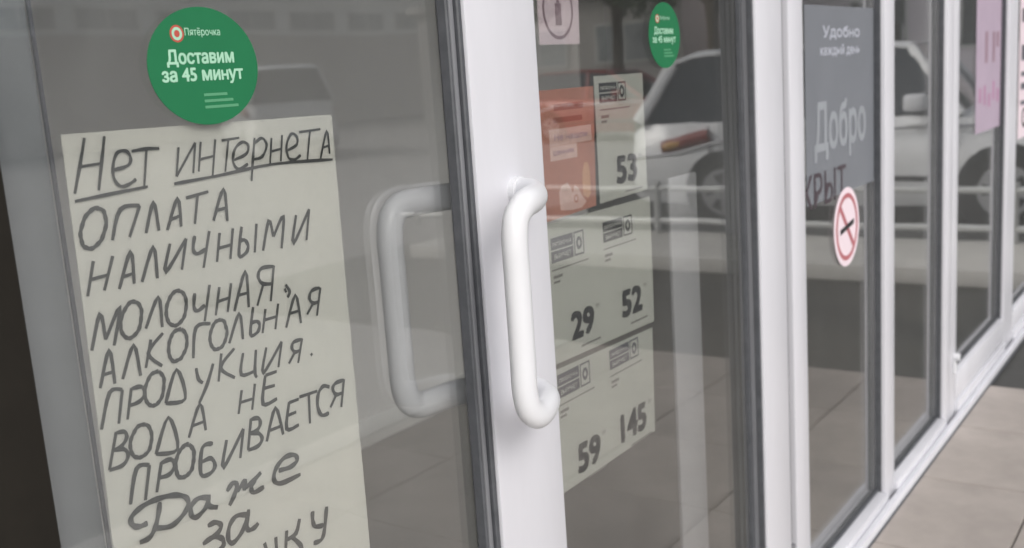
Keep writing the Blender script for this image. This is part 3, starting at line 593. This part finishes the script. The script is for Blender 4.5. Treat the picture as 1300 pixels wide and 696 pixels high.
def loft(bm, rings, cap=True):
    R_ = [[bm.verts.new(p) for p in r] for r in rings]; n = len(R_[0])
    for a, b_ in zip(R_, R_[1:]):
        for k in range(n): bm.faces.new((a[k], a[(k + 1) % n], b_[(k + 1) % n], b_[k]))
    if cap: bm.faces.new(R_[0]); bm.faces.new(R_[-1])
def car(name, loc, rz, L, W, H_, paint, lab, cat, ROOF=.55, SCREEN=.74):
    # local: x forward from the rear bumper (0) to the nose (L); y across
    t = empty(name, loc, lab, cat, rz=rz); hw = W / 2; belt = H_ * .62
    def ring(x, w_, zb, zs, zt, crown=.03):
        return [(x, -w_ * .92, zb), (x, -w_, zb + .14), (x, -w_ * 1.0, zs), (x, -w_ * .93, zt - .04), (x, -w_ * .84, zt), (x, 0, zt + crown),
                (x, w_ * .84, zt), (x, w_ * .93, zt - .04), (x, w_, zs), (x, w_, zb + .14), (x, w_ * .92, zb)]
    st = [(0.00, .86, .36, .52, belt * .78), (.04, .93, .24, .55, belt * .92), (.18, .985, .20, .58, belt), (.55, 1, .18, .60, belt),
          (L * .5, 1, .17, .60, belt - .01), (L * .70, 1, .18, .60, belt - .03), (L * .80, .985, .20, .58, belt - .07),
          (L * .92, .94, .20, .55, belt - .16), (L * .975, .88, .24, .50, belt - .26), (L, .80, .32, .48, belt - .36)]
    bm = bmesh.new(); loft(bm, [ring(x, hw * k, a, b_, c) for x, k, a, b_, c in st]); obj('body', bm, paint, t, smooth=True, ang=50)
    gs = [(.10, .80, belt - .03, belt), (.38, .78, belt - .03, H_ * .95), (.62, .775, belt - .03, H_ * .985), (L * .40, .78, belt - .03, H_ * .99), (ROOF * L, .775, belt - .03, H_ * .955), (SCREEN * L, .80, belt - .08, belt - .03)]
    def gr(x, k, zb, zt, e=0):
        w1 = hw * (k + .13) + e; f_ = (zt - zb) / (H_ * .99 - zb); w2 = w1 - (.20 * hw) * max(0, f_)
        return [(x, -w1, zb), (x, -w2, zt - .01), (x, -w2 * .86, zt + .02 * f_), (x, w2 * .86, zt + .02 * f_), (x, w2, zt - .01), (x, w1, zb)]
    bm = bmesh.new(); loft(bm, [gr(*s) for s in gs]); obj('windows', bm, M['carglass'], t, smooth=True, ang=30)
    bm = bmesh.new()                                             # roof skin
    rs = [gr(*s, .012) for s in gs[1:5]]
    R1 = [[(x, y * 1.01, z + .012) for x, y, z in r[1:5]] for r in rs]; R2 = [[(x, y, z - .02) for x, y, z in r] for r in R1]
    loft(bm, [a + list(reversed(b_)) for a, b_ in zip(R1, R2)]); obj('roof', bm, paint, t, smooth=True)
    for s in (0, 5):
        P = [Vector(gr(*g_, .006)[s]) for g_ in gs]; T = [Vector(gr(*g_, .006)[1 if s == 0 else 4]) for g_ in gs]; mid = L * .43
        for A_, B_, r1, r2 in ((T[0], T[1], .055, .03), (T[4], T[5], .035, .025), ((mid, P[3].y, belt - .02), (mid, T[3].y, H_ * .97), .035, .02)):
            bm = bmesh.new(); tube(bm, [A_, B_], r1, 8, r2); obj('pillar', bm, paint, t, smooth=True)
    for x in (.92, L - .88):
        for s in (-1, 1):
            bm = bmesh.new(); tube(bm, [(x, s * (hw - .30), .30), (x, s * (hw + .004), .30)], .36, 28); obj('wheel_arch', bm, M['black'], t, smooth=True)
            bm = bmesh.new(); tube(bm, [(x, s * (hw - .2), .30), (x, s * (hw - .0), .30), (x, s * (hw + .012), .30)], .30, 28); wh = obj('wheel', bm, M['tyre'], t, smooth=True)
            bm = bmesh.new(); tube(bm, [(x, s * (hw + .012), .30), (x, s * (hw + .018), .30)], .20, 24)
            o = obj('rim', bm, M['rim'], wh, smooth=True); o.location = (0, 0, 0)
            bm = bmesh.new()
            for k in range(5):
                an = k * 2 * math.pi / 5 + .3; a2 = an + .55
                vs = [bm.verts.new((x + r_ * math.cos(q), s * (hw + .021), .30 + r_ * math.sin(q))) for r_, q in ((.07, an), (.165, an - .02), (.165, a2), (.07, a2 - .1))]
                bm.faces.new(vs)
            o = obj('rim_hollow', bm, M['black'], wh); o.location = (0, 0, 0)
    for s in (-1, 1):
        bm = bmesh.new(); add_box(bm, L * .60, L * .60 + .17, s * (hw + .06) - .09, s * (hw + .06) + .09, belt + .0, belt + .13, .03); obj('wing_mirror', bm, M['handle'] if paint is M['silver'] else paint, t, smooth=True)
        bm = bmesh.new(); tube(bm, [(.34, s * (hw - .02), belt - .24), (.44, s * (hw - .012), belt - .22), (.62, s * (hw - .012), belt - .18), (.80, s * (hw - .02), belt - .14)], .060, 12, .045); tl = obj('tail_light', bm, M['redlens'], t, smooth=True)
        bm = bmesh.new(); tube(bm, [(.37, s * (hw - .005), belt - .235), (.44, s * (hw + .004), belt - .22), (.52, s * (hw - .004), belt - .205)], .042, 12, .04); o = obj('indicator', bm, M['amber'], tl, smooth=True); o.location = (0, 0, 0)
        bm = bmesh.new(); tube(bm, [(.02, s * hw * .97, belt - .32), (.5, s * (hw + .002), belt - .29), (1.2, s * (hw + .004), belt - .12), (L * .8, s * (hw + .002), belt - .13)], .013, 8); obj('trim_strip', bm, M['rim'], t, smooth=True)
        bm = bmesh.new(); add_box(bm, L - .30, L - .07, s * (hw * .78) - .10, s * (hw * .78) + .10, belt - .38, belt - .24, .03); obj('headlight', bm, M['clear'], t, smooth=True)
        bm = bmesh.new()
        for xx in (L * .20, L * .43, L * .69): add_box(bm, xx, xx + .010, s * hw - .004, s * hw + .004, .30, belt - .05)
        add_box(bm, 1.3, L * .7, s * hw - .004, s * hw + .006, .38, .42)
        obj('door_seams', bm, M['black'], t)
        for xx in (L * .38, L * .62):
            bm = bmesh.new(); add_box(bm, xx - .08, xx + .08, s * hw - .01, s * hw + .03, belt - .12, belt - .09, .008); obj('door_handle', bm, paint, t, smooth=True)
    bm = bmesh.new(); add_box(bm, -.03, .16, -hw * .86, hw * .86, .26, .46, .04); obj('bumper', bm, M['seal'], t, smooth=True)
    bm = bmesh.new(); add_box(bm, L - .10, L + .02, -hw * .74, hw * .74, .26, .40, .04); obj('grille', bm, M['black'], t, smooth=True)
    bm = bmesh.new(); add_box(bm, -.012, .0, -.26, .26, .50, .61, .002, 1); obj('number_plate', bm, M['clear'], t)
    return t
car('parked_car', (9.15, -3.72, -.006), R(90 - 3), 4.0, 1.66, 1.50, M['silver'], 'silver hatchback parked behind the tube barrier, mirrored in the door glass', 'car', .60, .70)
car('parked_van', (15.2, -15.3, -.006), R(-60), 4.6, 1.85, 2.0, M['greycar'], 'tall pale grey van far across the lot, mirrored beside the big green sticker', 'van')
car('parked_car', (19.6, -12.2, -.006), R(90), 4.2, 1.72, 1.46, M['redcar'], 'dark red car parked farther back, mirrored left of the silver hatchback', 'car')

def far_window(t, x, y, z, w_, h_, axis, pm):
    # axis 'x': wall runs along x and faces +y; axis 'y': wall runs along y and faces -x
    f = .07
    if axis == 'x':
        o = box('window', x, x + w_, y, y + .06, z, z + h_, M['winframe'], t)
        for k in range(2):
            p = box('pane', x + f + k * (w_ - f) / 2, x + (k + 1) * (w_ - f) / 2, y + .061, y + .07, z + f, z + h_ - f, M[pm], o); p.location = (0, 0, 0)
    else:
        o = box('window', x - .06, x, y, y + w_, z, z + h_, M['winframe'], t)
        for k in range(2):
            p = box('pane', x - .07, x - .061, y + f + k * (w_ - f) / 2, y + (k + 1) * (w_ - f) / 2, z + f, z + h_ - f, M[pm], o); p.location = (0, 0, 0)
wh = empty('warehouse', (32, -34, 0), 'long low grey warehouse with a strip of windows, mirrored in the left door', 'building')
box('wall', 6, 58, -44, -32, -.02, 3.85, M['greywall'], wh)
box('upper_wall', 6, 58, -44, -32.02, 3.851, 5.6, M['palewall'], wh)
box('roof', 5.6, 58.4, -44.4, -31.5, 5.602, 5.85, M['concrete'], wh)
for i in range(15): far_window(wh, 8 + i * 3.3, -32.02, 4.0, 2.6, .85, 'x', 'winsky')
ap = empty('apartment_building', (32, -6, 0), 'pinkish plastered apartment block beyond the lot, mirrored in the right hand windows', 'building')
box('wall', 30, 42, -12, 6, -.02, 12.0, M['pinkwall'], ap)
box('roof', 29.7, 42.3, -12.3, 6.3, 12.002, 12.4, M['concrete'], ap)
for fl_ in range(4):
    for k in range(6): far_window(ap, 30, -11.3 + k * 2.9, 1.4 + fl_ * 2.9, 1.6, 1.5, 'y', 'window')
box('door', 29.9, 29.998, -8.2, -7.0, .0, 2.2, M['brown'], ap)
gr_ = empty('garage_building', (34, -19, 0), 'squat grey garage with two white framed windows between warehouse and apartment block', 'building')
box('wall', 31, 38, -25, -14, -.02, 4.0, M['greywall'], gr_)
box('roof', 30.7, 38.3, -25.3, -13.7, 4.002, 4.25, M['concrete'], gr_)
for k in range(3): far_window(gr_, 31, -24 + k * 3.4, 1.7, 2.2, 1.3, 'y', 'winsky')

def tree(x, y, h, cr, n, lab, seed):
    rnd = random.Random(seed)
    t = empty('tree', (x, y, 0), lab, 'tree', 'trees beyond the parking lot')
    bm = bmesh.new(); P = [(x, y, -.02), (x + .05, y, h * .2), (x - .05, y + .1, h * .45), (x, y, h * .75)]
    tube(bm, P[:2], .22, 10); tube(bm, P[1:3], .17, 10); tube(bm, P[2:], .10, 8)
    limbs = []
    for k in range(9):
        a = k * 2.4; z0 = h * (.3 + .05 * k); r_ = cr * rnd.uniform(.55, .85); z1 = z0 + h * rnd.uniform(.12, .25)
        e = (x + r_ * math.cos(a), y + r_ * math.sin(a), z1); limbs.append(e)
        tube(bm, [(x, y, z0), ((x + e[0]) / 2, (y + e[1]) / 2, (z0 + z1) / 2 + .15), e], .06, 6)
    obj('trunk', bm, M['bark'], t, smooth=True)
    cl = [(Vector(e), cr * rnd.uniform(.35, .5)) for e in limbs] + [(Vector((x + rnd.uniform(-.5, .5) * cr, y + rnd.uniform(-.5, .5) * cr, h * rnd.uniform(.65, .95))), cr * rnd.uniform(.35, .5)) for _ in range(8)]
    vs, fs = [], []
    for k in range(n):
        c_, r_ = rnd.choice(cl); d = Vector((rnd.gauss(0, 1), rnd.gauss(0, 1), rnd.gauss(0, .8))).normalized() * r_ * rnd.uniform(.5, 1.05) ** .6
        p = c_ + d; s = rnd.uniform(.09, .17)
        u = Vector((rnd.gauss(0, 1), rnd.gauss(0, 1), rnd.gauss(0, 1))).normalized(); v = u.orthogonal().normalized()
        b0 = len(vs); vs += [p + u * s, p + v * s * .6, p - u * s, p - v * s * .6]; fs.append((b0, b0 + 1, b0 + 2, b0 + 3))
    me = bpy.data.meshes.new('crown'); me.from_pydata([tuple(v) for v in vs], [], fs); me.materials.append(M['leaf'])
    o = bpy.data.objects.new('crown', me); col.objects.link(o); o.parent = t; o.location = (-x, -y, 0)
tree(27.5, -14.5, 8.0, 2.6, 9000, 'broad green tree standing in front of the grey garage', 1)
tree(26.5, -18.0, 7.2, 2.3, 8000, 'smaller tree at the left corner of the garage, mirrored above the price sheets', 2)
tree(26.0, -10.8, 7.4, 2.0, 8000, 'tree nearest to the apartment block, mirrored above the silver car roof', 3)
